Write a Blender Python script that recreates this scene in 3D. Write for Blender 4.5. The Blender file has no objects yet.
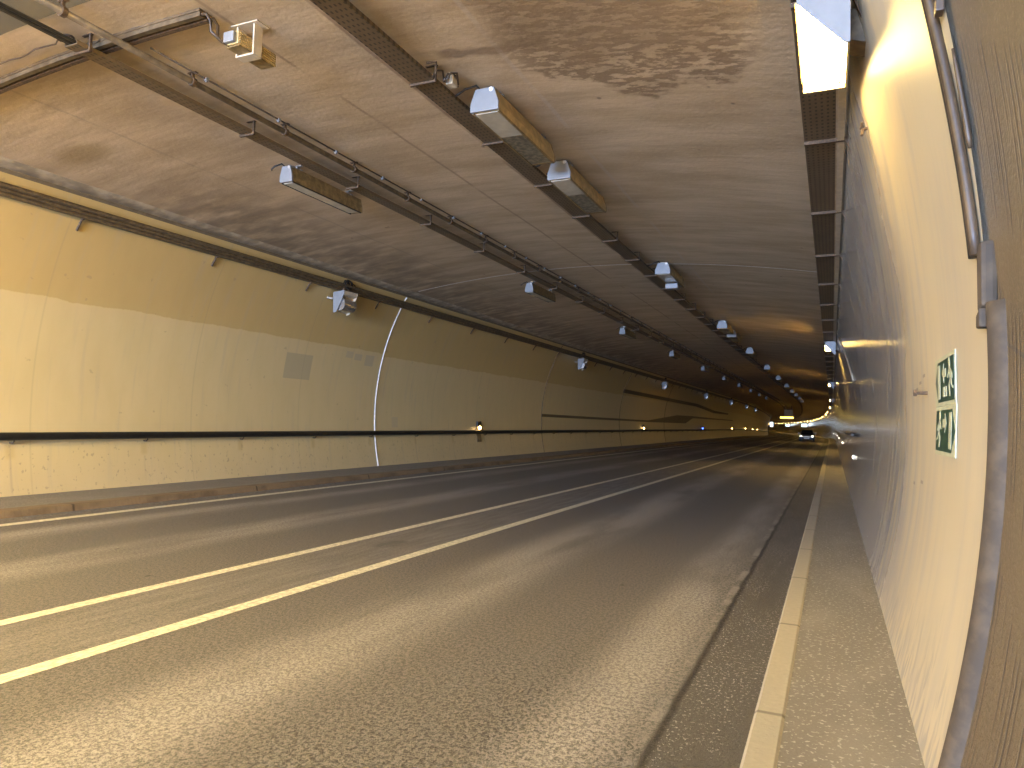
import bpy, bmesh, math, random
import numpy as np
from mathutils import Vector, Matrix
random.seed(7)
C = bpy.context.scene.collection
PI = math.pi
CH = 1.72                      # lens height above the road; z below is given from the lens

# ------------------------------------------------------------------ tunnel alignment
S0, RC = 100.0, 2000.0
def drop(s): return float(np.interp(s, [0, 130, 200, 260, 345, 480, 700], [0, .05, .7, 1.0, 1.2, 1.3, 1.4]))
def th(s): return max(s - S0, 0) / RC
def W(u, s, z):
    t = th(s)
    return Vector((-RC * (1 - math.cos(t)) + u * math.cos(t), min(s, S0) + RC * math.sin(t) + u * math.sin(t), z - drop(s) + CH))
def lx(z): return -6.487 - math.sqrt(max(7.1136 ** 2 - (z - .101) ** 2, .01))
_pz = [-1.7, -1.6, -1, -.4, .3, 1, 1.5, 2, 2.5, 3, 3.4, 4]
_px = [.385, .41, .54, .61, .635, .60, .54, .455, .36, .26, .17, .02]
_pf = np.polyfit(_pz, _px, 5)
def rx(z): return float(np.polyval(_pf, z))
def cz(x): return 3.8926 - .18367 * x - .01434 * x * x
def stations(a, b, near=1.0):
    out = [a]; s = a
    while s < b - 1e-6:
        s += near if s < 60 else (4 if s < 100 else 12)
        out.append(min(s, b))
    return out
FAR = 700

# ------------------------------------------------------------------ node helpers
class G:
    def __init__(self, name):
        self.m = bpy.data.materials.new(name); self.m.use_nodes = True
        self.nt = self.m.node_tree; self.b = self.nt.nodes['Principled BSDF']
    def n(self, t, **k):
        n = self.nt.nodes.new(t)
        for a, v in k.items(): setattr(n, a, v)
        return n
    def put(self, sock, v):
        if isinstance(v, bpy.types.NodeSocket): self.nt.links.new(v, sock)
        else: sock.default_value = v
    def uv(self):
        s = self.n('ShaderNodeSeparateXYZ'); self.nt.links.new(self.n('ShaderNodeUVMap').outputs[0], s.inputs[0])
        return s.outputs[0], s.outputs[1]
    def ob(self):
        s = self.n('ShaderNodeSeparateXYZ'); self.nt.links.new(self.n('ShaderNodeTexCoord').outputs['Object'], s.inputs[0])
        return s.outputs[0], s.outputs[1], s.outputs[2]
    def f(self, op, a, b=0.0, c=None, clamp=False):
        n = self.n('ShaderNodeMath', operation=op, use_clamp=clamp); self.put(n.inputs[0], a); self.put(n.inputs[1], b)
        if c is not None: self.put(n.inputs[2], c)
        return n.outputs[0]
    def vec(self, a, b, c=0.0):
        n = self.n('ShaderNodeCombineXYZ')
        for i, v in enumerate((a, b, c)): self.put(n.inputs[i], v)
        return n.outputs[0]
    def noise(self, a, b, c=0.0, detail=4, rough=.55, dist=0):
        n = self.n('ShaderNodeTexNoise'); n.inputs['Scale'].default_value = 1; n.inputs['Detail'].default_value = detail
        n.inputs['Roughness'].default_value = rough; n.inputs['Distortion'].default_value = dist
        self.nt.links.new(self.vec(a, b, c), n.inputs['Vector']); return n.outputs[0]
    def voro(self, a, b, c=0.0):
        n = self.n('ShaderNodeTexVoronoi'); n.inputs['Scale'].default_value = 1
        self.nt.links.new(self.vec(a, b, c), n.inputs['Vector']); return n.outputs['Distance']
    def step(self, x, lo, hi):           # smooth 0..1
        n = self.n('ShaderNodeMapRange', interpolation_type='SMOOTHSTEP'); self.put(n.inputs[0], x)
        n.inputs[1].default_value = lo; n.inputs[2].default_value = hi; n.inputs[3].default_value = 0; n.inputs[4].default_value = 1
        return n.outputs[0]
    def band(self, x, c, w, soft):       # 1 inside |x-c|<w
        d = self.f('ABSOLUTE', self.f('SUBTRACT', x, c)); return self.f('SUBTRACT', 1.0, self.step(d, w, w + soft))
    def mul(self, *a):
        r = a[0]
        for x in a[1:]: r = self.f('MULTIPLY', r, x)
        return r
    def mx(self, *a):
        r = a[0]
        for x in a[1:]: r = self.f('MAXIMUM', r, x)
        return r
    def mix(self, fac, a, b):
        n = self.n('ShaderNodeMix', data_type='RGBA'); self.put(n.inputs[0], fac)
        for i, v in ((6, a), (7, b)):
            if isinstance(v, tuple): n.inputs[i].default_value = (*v[:3], 1)
            else: self.nt.links.new(v, n.inputs[i])
        return n.outputs[2]
    def col(self, v): 
        if isinstance(v, tuple): self.b.inputs['Base Color'].default_value = (*v[:3], 1)
        else: self.nt.links.new(v, self.b.inputs['Base Color'])
    def set(self, **k):
        for a, v in k.items(): self.put(self.b.inputs[a.replace('_', ' ')], v)
    def bump(self, h, strength=.3, dist=.01):
        n = self.n('ShaderNodeBump'); n.inputs['Strength'].default_value = strength; n.inputs['Distance'].default_value = dist
        self.put(n.inputs['Height'], h); self.nt.links.new(n.outputs[0], self.b.inputs['Normal'])
def plain(name, c, rough=.5, metal=0.0, var=.12, sc=9, spec=.5):
    g = G(name); x, y, z = g.ob()
    nz = g.noise(g.f('MULTIPLY', x, sc), g.f('MULTIPLY', y, sc), g.f('MULTIPLY', z, sc), detail=3)
    g.col(g.mix(g.step(nz, .35, .7), tuple(v * (1 - var) for v in c), tuple(min(1, v * (1 + var)) for v in c)))
    g.set(Roughness=rough, Metallic=metal, Specular_IOR_Level=spec); return g.m
def glow(name, c, s):
    g = G(name); g.col((.8, .8, .8)); g.b.inputs['Emission Color'].default_value = (*c, 1); g.set(Emission_Strength=s, Roughness=.3); return g.m

def m_asphalt():
    g = G('asphalt'); u, s = g.uv()
    fine = g.step(g.noise(g.f('MULTIPLY', u, 62), g.f('MULTIPLY', s, 62), detail=2, rough=.8), .3, .7)
    pv = g.voro(g.f('MULTIPLY', u, 60), g.f('MULTIPLY', s, 60))
    coarse = g.step(g.noise(g.f('MULTIPLY', u, 34), g.f('MULTIPLY', s, 28), 2, detail=3, rough=.8), .36, .64)
    fine = g.step(g.f('ADD', g.f('MULTIPLY', fine, .5), g.f('MULTIPLY', coarse, .5)), .2, .8)
    big = g.noise(g.f('MULTIPLY', u, 1.3), g.f('MULTIPLY', s, .25), 3, detail=5)
    wob = g.f('MULTIPLY', g.f('SUBTRACT', g.noise(g.f('MULTIPLY', s, .12), 7.0, detail=2), .5), .5)
    uw = g.f('ADD', u, wob)
    tr = g.mx(g.band(uw, -1.28, .05, .42), g.band(uw, -3.4, .12, .6), g.band(uw, -7.85, .1, .55), g.band(uw, -9.95, .05, .5))
    tr = g.mul(tr, g.step(big, .25, .6))
    mid = g.band(u, -5.38, .45, .2)
    col = g.mix(fine, (.028, .026, .024), (.185, .17, .153))
    col = g.mix(g.f('MULTIPLY', tr, .72), col, g.mix(fine, (.12, .112, .102), (.40, .375, .34)))
    st = g.noise(g.f('MULTIPLY', u, 9), g.f('MULTIPLY', s, .9), 1, detail=4)
    col = g.mix(g.mul(mid, g.step(st, .3, .75), .5), col, g.mix(fine, (.14, .13, .12), (.30, .285, .265)))
    # oily oval between the two lines
    du = g.f('DIVIDE', g.f('SUBTRACT', u, -5.45), .2); ds = g.f('DIVIDE', g.f('SUBTRACT', s, 8.35), .35)
    ov = g.f('SUBTRACT', 1.0, g.step(g.f('ADD', g.f('MULTIPLY', du, du), g.f('MULTIPLY', ds, ds)), .4, 1.2))
    col = g.mix(g.mul(ov, g.step(st, .4, .55), .6), col, (.04, .036, .032))
    # gutter strip by the kerb
    edge = g.f('ADD', -.885, g.f('MULTIPLY', g.f('SUBTRACT', g.noise(g.f('MULTIPLY', s, 1.6), 2.0, detail=3), .5), .07))
    gut = g.step(g.f('SUBTRACT', u, edge), -.005, .02)
    grit = g.mul(g.step(g.noise(g.f('MULTIPLY', u, 46), g.f('MULTIPLY', s, 34), 5, detail=3, rough=.75), .56, .66), g.step(g.noise(g.f('MULTIPLY', u, 3), g.f('MULTIPLY', s, .7), 9, detail=3), .36, .56))
    gcol = g.mix(fine, (.04, .037, .034), (.10, .092, .083))
    gcol = g.mix(grit, gcol, (.42, .41, .38))
    col = g.mix(gut, col, gcol)
    crack = g.band(g.f('SUBTRACT', u, edge), .012, .008, .035)
    col = g.mix(g.mul(crack, .85), col, (.02, .018, .016))
    lite = g.mul(g.band(g.f('SUBTRACT', u, edge), -.045, .022, .03), g.step(g.noise(g.f('MULTIPLY', s, 1.1), 4.0, detail=5, rough=.7), .44, .62))
    col = g.mix(g.mul(lite, .45), col, (.32, .30, .27))
    # gritty verge by the far kerb
    verge = g.f('SUBTRACT', 1.0, g.step(u, -11.35, -11.05))
    vs = g.step(g.noise(g.f('MULTIPLY', u, 20), g.f('MULTIPLY', s, 16), 8, detail=3), .5, .65)
    col = g.mix(g.mul(verge, vs, .6), col, (.3, .29, .27))
    # odd tar specks
    sp = g.voro(g.f('MULTIPLY', u, 1.1), g.f('MULTIPLY', s, .8), 3)
    col = g.mix(g.f('SUBTRACT', 1.0, g.step(sp, .02, .035)), col, (.03, .028, .025))
    g.col(col); g.set(Roughness=g.f('ADD', .50, g.f('MULTIPLY', fine, .25)), Specular_IOR_Level=.5)
    g.bump(g.f('ADD', fine, pv), .55, .006); return g.m

def m_leftwall():
    g = G('cream_wall_paint'); z, s = g.uv()      # z measured from the lens
    n1 = g.noise(g.f('MULTIPLY', z, .9), g.f('MULTIPLY', s, 2.2), 1, detail=5)
    st = g.noise(g.f('MULTIPLY', z, .5), g.f('MULTIPLY', s, 6), 4, detail=4)
    up = g.mix(n1, (.48, .335, .125), (.57, .41, .165)); lo = g.mix(n1, (.58, .45, .21), (.67, .53, .27))
    edge = g.f('ADD', z, g.f('MULTIPLY', g.f('SUBTRACT', g.noise(g.f('MULTIPLY', s, .9), 3.0, detail=5, rough=.7), .5), .22))
    # the paint edge steps down a little past the first ring joint
    edge = g.f('ADD', edge, g.mul(g.step(s, 19.6, 19.7), .09))
    col = g.mix(g.step(edge, 2.02, 2.05), lo, up)
    col = g.mix(g.mul(g.step(st, .52, .75), .28), col, (.42, .35, .24))
    base = g.f('SUBTRACT', 1.0, g.step(z, -1.62, -.75))
    sp = g.step(g.noise(g.f('MULTIPLY', z, 9), g.f('MULTIPLY', s, 10), 2, detail=3), .61, .67)
    col = g.mix(g.mul(sp, g.f('SUBTRACT', 1.0, g.step(z, -.9, -.5)), .5), col, (.27, .2, .13))
    col = g.mix(g.mul(base, .22), col, (.36, .3, .22))
    sp2 = g.step(g.noise(g.f('MULTIPLY', z, 5), g.f('MULTIPLY', s, 5), 6, detail=2), .70, .74)
    col = g.mix(g.mul(sp2, .35), col, (.3, .22, .13))
    # repainted squares
    def rect(zc, zh, sc, sh, c, k):
        nonlocal col
        col = g.mix(g.mul(g.band(z, zc, zh, .012), g.band(s, sc, sh, .012), k), col, c)
    rect(1.31, .34, 15.75, .53, (.44, .365, .21), .85)
    rect(-.19, .17, 20.82, .18, (.5, .41, .26), .6)
    rect(1.80, .09, 18.35, .18, (.46, .38, .24), .7); rect(1.74, .16, 18.95, .22, (.46, .38, .24), .7); rect(1.84, .09, 17.9, .16, (.46, .38, .24), .6)
    # formwork joints every 3.67 m
    fr = g.f('PINGPONG', g.f('SUBTRACT', s, 8.61), 1.835)
    col = g.mix(g.mul(g.f('SUBTRACT', 1.0, g.step(fr, .0, .03)), .22), col, (.3, .24, .15))
    # rust runs under the rail fixings
    fx = g.f('PINGPONG', g.f('SUBTRACT', s, 8.25), 1.385)
    col = g.mix(g.mul(g.f('SUBTRACT', 1.0, g.step(fx, .03, .12)), g.band(z, -.82, .08, .1), .35), col, (.45, .3, .1))
    col = g.mix(g.mul(g.f('SUBTRACT', 1.0, g.step(fx, .0, .035)), g.band(z, -1.15, .3, .2), g.step(st, .4, .6), .4), col, (.33, .26, .18))
    g.col(col); g.set(Roughness=g.f('ADD', .34, g.f('MULTIPLY', n1, .25)), Specular_IOR_Level=.5)
    g.bump(g.noise(g.f('MULTIPLY', z, 3), g.f('MULTIPLY', s, 3), detail=4), .25, .02); return g.m

def m_rightwall():
    g = G('glossy_white_wall_paint'); z, s = g.uv()
    n1 = g.noise(g.f('MULTIPLY', z, .8), g.f('MULTIPLY', s, .9), 1, detail=5)
    st = g.noise(g.f('MULTIPLY', z, .7), g.f('MULTIPLY', s, 5), 4, detail=5)
    col = g.mix(n1, (.43, .355, .22), (.53, .45, .29))
    base = g.f('SUBTRACT', 1.0, g.step(g.f('ADD', z, g.f('MULTIPLY', g.f('SUBTRACT', st, .5), 1.2)), -1.6, -1.0))
    scuff = g.step(g.noise(g.f('MULTIPLY', z, 4), g.f('MULTIPLY', s, 14), 3, detail=4), .42, .6)
    col = g.mix(g.mul(base, scuff, .75), col, (.24, .22, .19))
    col = g.mix(g.mul(g.step(st, .42, .7), .4), col, (.36, .32, .26))
    cool_dim_light = g.mul(g.step(g.f('ADD', s, g.f('MULTIPLY', g.f('SUBTRACT', st, .5), 5.0)), 5.2, 9.5), g.f('ADD', .3, g.f('MULTIPLY', g.step(st, .35, .65), .4)))
    col = g.mix(cool_dim_light, col, (.23, .235, .265))  # cooler, dimmer light deeper in, painted into the wall colour as streaks
    # dark run below the ceiling and a dirty smear
    sm = g.mul(g.band(z, 1.75, .35, .6), g.band(s, 8.3, .2, 1.0), g.step(g.noise(g.f('MULTIPLY', z, .8), g.f('MULTIPLY', s, 4), 8, detail=2), .35, .7))
    col = g.mix(g.mul(sm, .45), col, (.35, .3, .22))
    for zc, sc, l in ((.42, 6.25, .06), (.38, 6.5, .06), (.34, 6.75, .05), (-.38, 6.2, .06), (-.42, 6.7, .05)):
        col = g.mix(g.mul(g.band(z, zc, .008, .008), g.band(s, sc, l, .03), .8), col, (.12, .09, .07))
    g.col(col)
    wav = g.noise(g.f('MULTIPLY', z, .5), g.f('MULTIPLY', s, 5), 2, detail=3)
    g.set(Roughness=g.f('ADD', g.f('SUBTRACT', .36, g.f('MULTIPLY', g.step(s, 5.5, 9), .22)), g.f('MULTIPLY', n1, .12)), Specular_IOR_Level=.5)
    g.bump(wav, .25, .008); return g.m

def m_ceiling():
    g = G('ceiling_concrete'); x, s = g.uv()
    a = g.noise(g.f('MULTIPLY', x, .5), g.f('MULTIPLY', s, 1.5), 1, detail=6, rough=.62)
    b = g.noise(g.f('MULTIPLY', x, 1.1), g.f('MULTIPLY', s, 7), 4, detail=5)
    c = g.noise(g.f('MULTIPLY', x, 14), g.f('MULTIPLY', s, 14), 6, detail=3)
    col = g.mix(g.step(a, .3, .7), (.42, .31, .18), (.60, .46, .29))
    col = g.mix(g.mul(g.step(b, .45, .7), .35), col, (.35, .26, .155))
    col = g.mix(g.mul(g.step(c, .5, .75), .2), col, (.64, .52, .36))
    # sooty strip next to the handrail-side wall
    soot = g.mul(g.f('SUBTRACT', 1.0, g.step(x, -11.6, -9.2)), g.step(s, 7.5, 11.5), g.step(g.noise(g.f('MULTIPLY', x, 1.2), g.f('MULTIPLY', s, 2.4), 9, detail=5), .3, .62))
    col = g.mix(g.mul(soot, .62), col, (.12, .095, .07))
    # damp stain by the lit lamp with flaking patches
    d = g.noise(g.f('MULTIPLY', x, 1.0), g.f('MULTIPLY', s, 1.2), 12, detail=5)
    rim = g.f('ADD', g.f('ADD', s, g.f('MULTIPLY', g.f('SUBTRACT', d, .5), 2.6)), g.f('MULTIPLY', g.f('ABSOLUTE', g.f('SUBTRACT', x, -2.1)), .35))
    wet = g.mul(g.f('SUBTRACT', 1.0, g.step(rim, 8.75, 8.95)), g.step(x, -4.0, -3.2), g.f('SUBTRACT', 1.0, g.step(x, -1.1, -.5)))
    fl = g.step(g.noise(g.f('MULTIPLY', x, 4), g.f('MULTIPLY', s, 9), 13, detail=5, rough=.65), .49, .54)
    lowr = g.step(rim, 7.6, 8.2)
    col = g.mix(g.mul(wet, g.f('SUBTRACT', 1.0, g.mul(fl, g.f('ADD', .35, g.f('MULTIPLY', lowr, .5)))), .8), col, (.20, .135, .075))
    fing = g.mul(g.band(g.f('ADD', s, g.f('MULTIPLY', g.f('SUBTRACT', d, .5), 1.0)), 7.45, .07, .12), g.band(x, -3.7, .6, .2))
    col = g.mix(g.mul(fing, .7), col, (.2, .135, .075))
    # ochre seep spot
    dx = g.f('SUBTRACT', x, -11.2); dy = g.f('SUBTRACT', s, 7.7)
    rr = g.f('ADD', g.f('MULTIPLY', g.f('MULTIPLY', dx, dx), 1.1), g.f('MULTIPLY', g.f('MULTIPLY', dy, dy), 4))
    col = g.mix(g.mul(g.f('SUBTRACT', 1.0, g.step(rr, .0, .55)), .6), col, (.26, .18, .07))
    # pour seams along the tunnel
    for xc, w, cc, k in ((-5.2, .012, (.2, .12, .07), .6), (-3.62, .02, (.5, .44, .36), .3), (-6.35, .01, (.22, .15, .09), .6), (-10.2, .01, (.2, .17, .13), .3)):
        xw = g.f('ADD', x, g.f('MULTIPLY', g.f('SUBTRACT', g.noise(g.f('MULTIPLY', s, .5), xc, detail=2), .5), .08))
        col = g.mix(g.mul(g.band(xw, xc, w, .03), g.step(g.noise(g.f('MULTIPLY', s, .6), xc, 3, detail=3), .35, .5), k), col, cc)
    pk = g.voro(g.f('MULTIPLY', x, 1.5), g.f('MULTIPLY', s, 1.2), 2)
    col = g.mix(g.mul(g.f('SUBTRACT', 1.0, g.step(pk, .03, .06)), .6), col, (.14, .1, .07))
    g.col(col); g.set(Roughness=.72, Specular_IOR_Level=.35); g.bump(g.f('ADD', b, c), .3, .015); return g.m

def m_walk():
    g = G('walkway_asphalt'); u, s = g.uv()
    f1 = g.noise(g.f('MULTIPLY', u, 70), g.f('MULTIPLY', s, 70), detail=3, rough=.7)
    f2 = g.step(g.noise(g.f('MULTIPLY', u, 34), g.f('MULTIPLY', s, 34), 4, detail=2), .58, .66)
    b = g.noise(g.f('MULTIPLY', u, 2.5), g.f('MULTIPLY', s, 1.1), 2, detail=4)
    col = g.mix(f1, (.10, .093, .085), (.22, .205, .185)); col = g.mix(g.mul(f2, .6), col, (.5, .48, .44))
    col = g.mix(g.mul(g.step(b, .45, .7), .25), col, (.3, .28, .25))
    g.col(col); g.set(Roughness=.62); g.bump(f1, .5, .006); return g.m
def m_kerb(name, c1, c2, pitch, off, dark):
    g = G(name); u, s = g.uv()
    f1 = g.noise(g.f('MULTIPLY', u, 25), g.f('MULTIPLY', s, 25), detail=4); b = g.noise(g.f('MULTIPLY', u, 6), g.f('MULTIPLY', s, 1.3), 3, detail=5)
    col = g.mix(f1, c1, c2); col = g.mix(g.mul(g.step(b, .45, .68), .6), col, dark)
    j = g.f('PINGPONG', g.f('SUBTRACT', s, off), pitch / 2)
    col = g.mix(g.mul(g.f('SUBTRACT', 1.0, g.step(j, .008, .03)), .75), col, tuple(v * .35 for v in dark))
    g.col(col); g.set(Roughness=.75); g.bump(f1, .4, .01); return g.m
def m_portal():
    g = G('board_marked_concrete'); z, s = g.uv()
    a = g.noise(g.f('MULTIPLY', z, 2), g.f('MULTIPLY', s, 2), 1, detail=6); c = g.noise(g.f('MULTIPLY', z, 40), g.f('MULTIPLY', s, 40), 3, detail=3)
    col = g.mix(a, (.075, .052, .022), (.14, .10, .048)); col = g.mix(g.mul(g.step(c, .5, .7), .35), col, (.19, .14, .075))
    rib = g.step(g.f('PINGPONG', s, .03), .016, .026)
    ph = g.f('PINGPONG', g.f('ADD', g.f('SUBTRACT', z, g.f('MULTIPLY', s, .55)), .1), .55)
    bands = g.mul(g.step(ph, .12, .2), g.step(g.noise(g.f('MULTIPLY', z, 1.5), g.f('MULTIPLY', s, 9), 7, detail=3), .4, .6))
    col = g.mix(g.mul(rib, bands, .75), col, (.03, .02, .01))
    jt = g.band(g.f('SUBTRACT', z, g.f('MULTIPLY', s, .28)), -.62, .006, .008)
    col = g.mix(g.mul(jt, .8), col, (.06, .05, .035))
    g.col(col); g.set(Roughness=.8); g.bump(g.f('SUBTRACT', c, g.mul(rib, bands)), .6, .012); return g.m
def m_tray():
    g = G('perforated_tray_steel'); x, y, z = g.ob()
    hx = g.f('PINGPONG', x, .03); hy = g.f('PINGPONG', y, .05)
    hole = g.mul(g.step(hx, .015, .022), g.step(hy, .022, .032))
    nz = g.noise(g.f('MULTIPLY', x, 6), g.f('MULTIPLY', y, 2), g.f('MULTIPLY', z, 6), detail=4)
    col = g.mix(nz, (.12, .08, .04), (.21, .15, .085)); col = g.mix(g.mul(hole, .8), col, (.035, .025, .015))
    g.col(col); g.set(Roughness=.55, Metallic=.3); return g.m
def m_paint(name, c):
    g = G(name); u, s = g.uv()
    w = g.noise(g.f('MULTIPLY', u, 30), g.f('MULTIPLY', s, 14), 1, detail=4, rough=.7)
    g.col(g.mix(g.step(w, .38, .62), tuple(v * .55 for v in c), c)); g.set(Roughness=.6); return g.m

M = dict(
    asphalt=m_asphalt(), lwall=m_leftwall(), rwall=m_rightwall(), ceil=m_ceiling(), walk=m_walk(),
    kerb_r=m_kerb('pale_kerb_concrete', (.27, .245, .195), (.37, .34, .27), 2.0, .35, (.30, .28, .23)),
    kerb_l=m_kerb('stained_kerb_stone', (.16, .11, .06), (.25, .18, .10), 4.2, 8.12, (.08, .055, .03)),
    portal=m_portal(), tray=m_tray(), line=m_paint('road_paint', (.66, .63, .50)),
    soot=plain('dark_portal_concrete', (.055, .032, .004), .85, sc=2), joint=plain('pale_joint_sealant', (.86, .82, .72), .6),
    jointd=plain('dark_joint_sealant', (.16, .12, .07), .7), cove=plain('pale_cove_mortar', (.34, .27, .175), .7, var=.3, sc=3),
    black=plain('black_rubber', (.012, .011, .009), .45, var=.3), trayc=plain('dusty_brown_cable', (.12, .083, .04), .6, var=.25), steel=plain('dull_brown_steel', (.14, .097, .05), .5, .35, var=.3),
    galv=plain('galvanised_steel', (.40, .37, .31), .45, .5, var=.2), rust=plain('rusty_steel', (.095, .055, .024), .75, .1, var=.4, sc=25),
    ochre=plain('yellowed_lamp_metal', (.50, .36, .15), .45, .15, var=.2), ochred=plain('tarnished_lamp_metal', (.26, .18, .075), .5, .25, var=.3),
    white=plain('white_enamel', (.215, .21, .195), .4, var=.04), grey=plain('grey_plastic', (.33, .32, .30), .55),
    glass=plain('milky_lamp_glass', (.50, .45, .34), .18, var=.1, sc=3), louvre=plain('dirty_lamp_louvre', (.20, .17, .11), .3, var=.5, sc=14),
    darkglass=plain('dark_glass', (.015, .015, .017), .08), silver=plain('silver_reflector', (.72, .68, .62), .18, .9, var=.1),
    cable=plain('black_cable', (.022, .018, .013), .55, var=.3), bcable=plain('brown_cable', (.062, .038, .019), .5, var=.25),
    lamp=glow('sodium_lamp_lens', (1.0, .68, .21), 75), lamp_far=glow('sodium_lamp_lens_deep', (1.0, .64, .17), 125), lamp_added=glow('sodium_added_lens', (1.0, .70, .22), 185), trunk=plain('beige_trunking', (.55, .45, .30), .45, var=.1),
    concrete=plain('sleeve_concrete', (.062, .042, .022), .8, var=.25, sc=12), orange=plain('concrete_seam', (.3, .2, .1), .8),
    green=plain('dark_green_sign_face', (.022, .055, .032), .4, var=.2), pale=plain('pale_luminous_sign', (.44, .44, .27), .5, var=.06),
    amber=glow('amber_guide_led', (1.0, .62, .2), 30), blue=glow('blue_guide_led', (.05, .13, 1.0), 14), wled=glow('white_marker_led', (1.0, .90, .68), 9),
    ysign=glow('yellow_sign_light', (1.0, .72, .10), 4.5), wsign=glow('cool_white_sign_light', (.62, .80, 1.0), 3.6), head=glow('car_lamp_light', (1.0, .90, .72), 7),
    stripe=plain('dark_brown_wall_paint', (.075, .048, .02), .5, var=.2), stripe2=plain('mid_brown_wall_paint', (.13, .09, .04), .5, var=.2),
    carbody=plain('dark_car_paint', (.02, .02, .023), .25, .2), tyre=plain('tyre_rubber', (.012, .012, .012), .8), plate=plain('number_plate', (.6, .6, .58), .4),
)

# ------------------------------------------------------------------ mesh helpers
class MB:
    def __init__(self): self.b = bmesh.new()
    def box(self, x0, x1, y0, y1, z0, z1):
        v = [self.b.verts.new((x, y, z)) for x in (x0, x1) for y in (y0, y1) for z in (z0, z1)]
        for f in ((0, 1, 3, 2), (4, 6, 7, 5), (0, 4, 5, 1), (2, 3, 7, 6), (0, 2, 6, 4), (1, 5, 7, 3)): self.b.faces.new([v[i] for i in f])
        return self
    def prism(self, poly, axis, a, b):          # poly of 2D points extruded along axis from a to b
        def P(p, t): return {'x': (t, p[0], p[1]), 'y': (p[0], t, p[1]), 'z': (p[0], p[1], t)}[axis]
        A = [self.b.verts.new(P(p, a)) for p in poly]; B = [self.b.verts.new(P(p, b)) for p in poly]; n = len(poly)
        self.b.faces.new(A); self.b.faces.new(B[::-1])
        for i in range(n): self.b.faces.new((A[i], B[i], B[(i + 1) % n], A[(i + 1) % n]))
        return self
    def tube(self, pts, r, n=8, caps=True):
        pts = [Vector(p) for p in pts]; rings = []
        for i, p in enumerate(pts):
            d = (pts[min(i + 1, len(pts) - 1)] - pts[max(i - 1, 0)]).normalized()
            up = Vector((0, 0, 1)) if abs(d.z) < .9 else Vector((1, 0, 0))
            a = d.cross(up).normalized(); b = a.cross(d); rr = r[i] if isinstance(r, (list, tuple)) else r
            rings.append([self.b.verts.new(p + a * rr * math.cos(2 * PI * k / n) + b * rr * math.sin(2 * PI * k / n)) for k in range(n)])
        for A, B in zip(rings, rings[1:]):
            for k in range(n): self.b.faces.new((A[k], A[(k + 1) % n], B[(k + 1) % n], B[k]))
        if caps: self.b.faces.new(rings[0][::-1]); self.b.faces.new(rings[-1])
        return self
    def sphere(self, c, r, sx=1, sy=1, sz=1):
        m = Matrix.Translation(c) @ Matrix.Diagonal((r * sx, r * sy, r * sz, 1)); bmesh.ops.create_uvsphere(self.b, u_segments=12, v_segments=8, radius=1, matrix=m); return self
    def build(self, name, mat, parent=None, smooth=False, bevel=0):
        bmesh.ops.recalc_face_normals(self.b, faces=self.b.faces)
        if bevel: bmesh.ops.bevel(self.b, geom=[e for e in self.b.edges if len(e.link_faces) == 2 and e.calc_face_angle() > .6], offset=bevel, segments=2, affect='EDGES', profile=.6)
        me = bpy.data.meshes.new(name); self.b.to_mesh(me); self.b.free(); me.materials.append(M[mat])
        if smooth:
            for p in me.polygons: p.use_smooth = True
        o = bpy.data.objects.new(name, me); C.objects.link(o)
        if parent: o.parent = parent
        return o
def tag(o, label=None, cat=None, group=None, kind=None):
    for k, v in (('label', label), ('category', cat), ('group', group), ('kind', kind)):
        if v: o[k] = v
    return o
def thing(name, label, cat, loc, rz=0.0, group=None):
    o = bpy.data.objects.new(name, None); o.empty_display_size = .1; C.objects.link(o); o.location = loc; o.rotation_euler = (0, 0, rz)
    return tag(o, label, cat, group)
def copy_tree(o, parent=None):
    c = o.copy(); C.objects.link(c); c.parent = parent
    for ch in o.children: copy_tree(ch, c)
    return c
def move(o, u, s, z): o.location = W(u, s, z); o.rotation_euler = (0, 0, th(s)); return o
def sweep(name, prof, st, mat, mode='u', parent=None, off=None, closed=False, smooth=True, kind=None):
    """prof: list of (u, z) or function s -> list; UV = (u or z, s)."""
    vs, fs, uvs = [], [], []
    n = None
    for s in st:
        p = prof(s) if callable(prof) else prof; n = len(p)
        for (u, z) in p:
            q = W(u, s, z); vs.append(q - off if off else q); uvs.append((u if mode == 'u' else z, s))
    for i in range(len(st) - 1):
        for k in range(n if closed else n - 1):
            a = i * n + k; b = i * n + (k + 1) % n; fs.append((a, b, b + n, a + n))
    if closed: fs.append(tuple(range(n))); fs.append(tuple((len(st) - 1) * n + k for k in reversed(range(n))))
    me = bpy.data.meshes.new(name); me.from_pydata([tuple(v) for v in vs], [], fs); me.materials.append(M[mat])
    uvl = me.uv_layers.new(name='UVMap')
    for l in me.loops: uvl.data[l.index].uv = uvs[l.vertex_index]
    if closed:
        b = bmesh.new(); b.from_mesh(me); bmesh.ops.recalc_face_normals(b, faces=b.faces); b.to_mesh(me); b.free()
    if smooth and not closed:
        for p in me.polygons: p.use_smooth = True
    o = bpy.data.objects.new(name, me); C.objects.link(o)
    if parent: o.parent = parent
    if kind: o['kind'] = kind
    return o
ORD = ['first', 'second', 'third', 'fourth', 'fifth', 'sixth', 'seventh', 'eighth', 'ninth', 'tenth', 'eleventh', 'twelfth', 'thirteenth', 'fourteenth',
       'fifteenth', 'sixteenth', 'seventeenth', 'eighteenth', 'nineteenth', 'twentieth', 'twenty-first', 'twenty-second', 'twenty-third', 'twenty-fourth', 'twenty-fifth']

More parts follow.
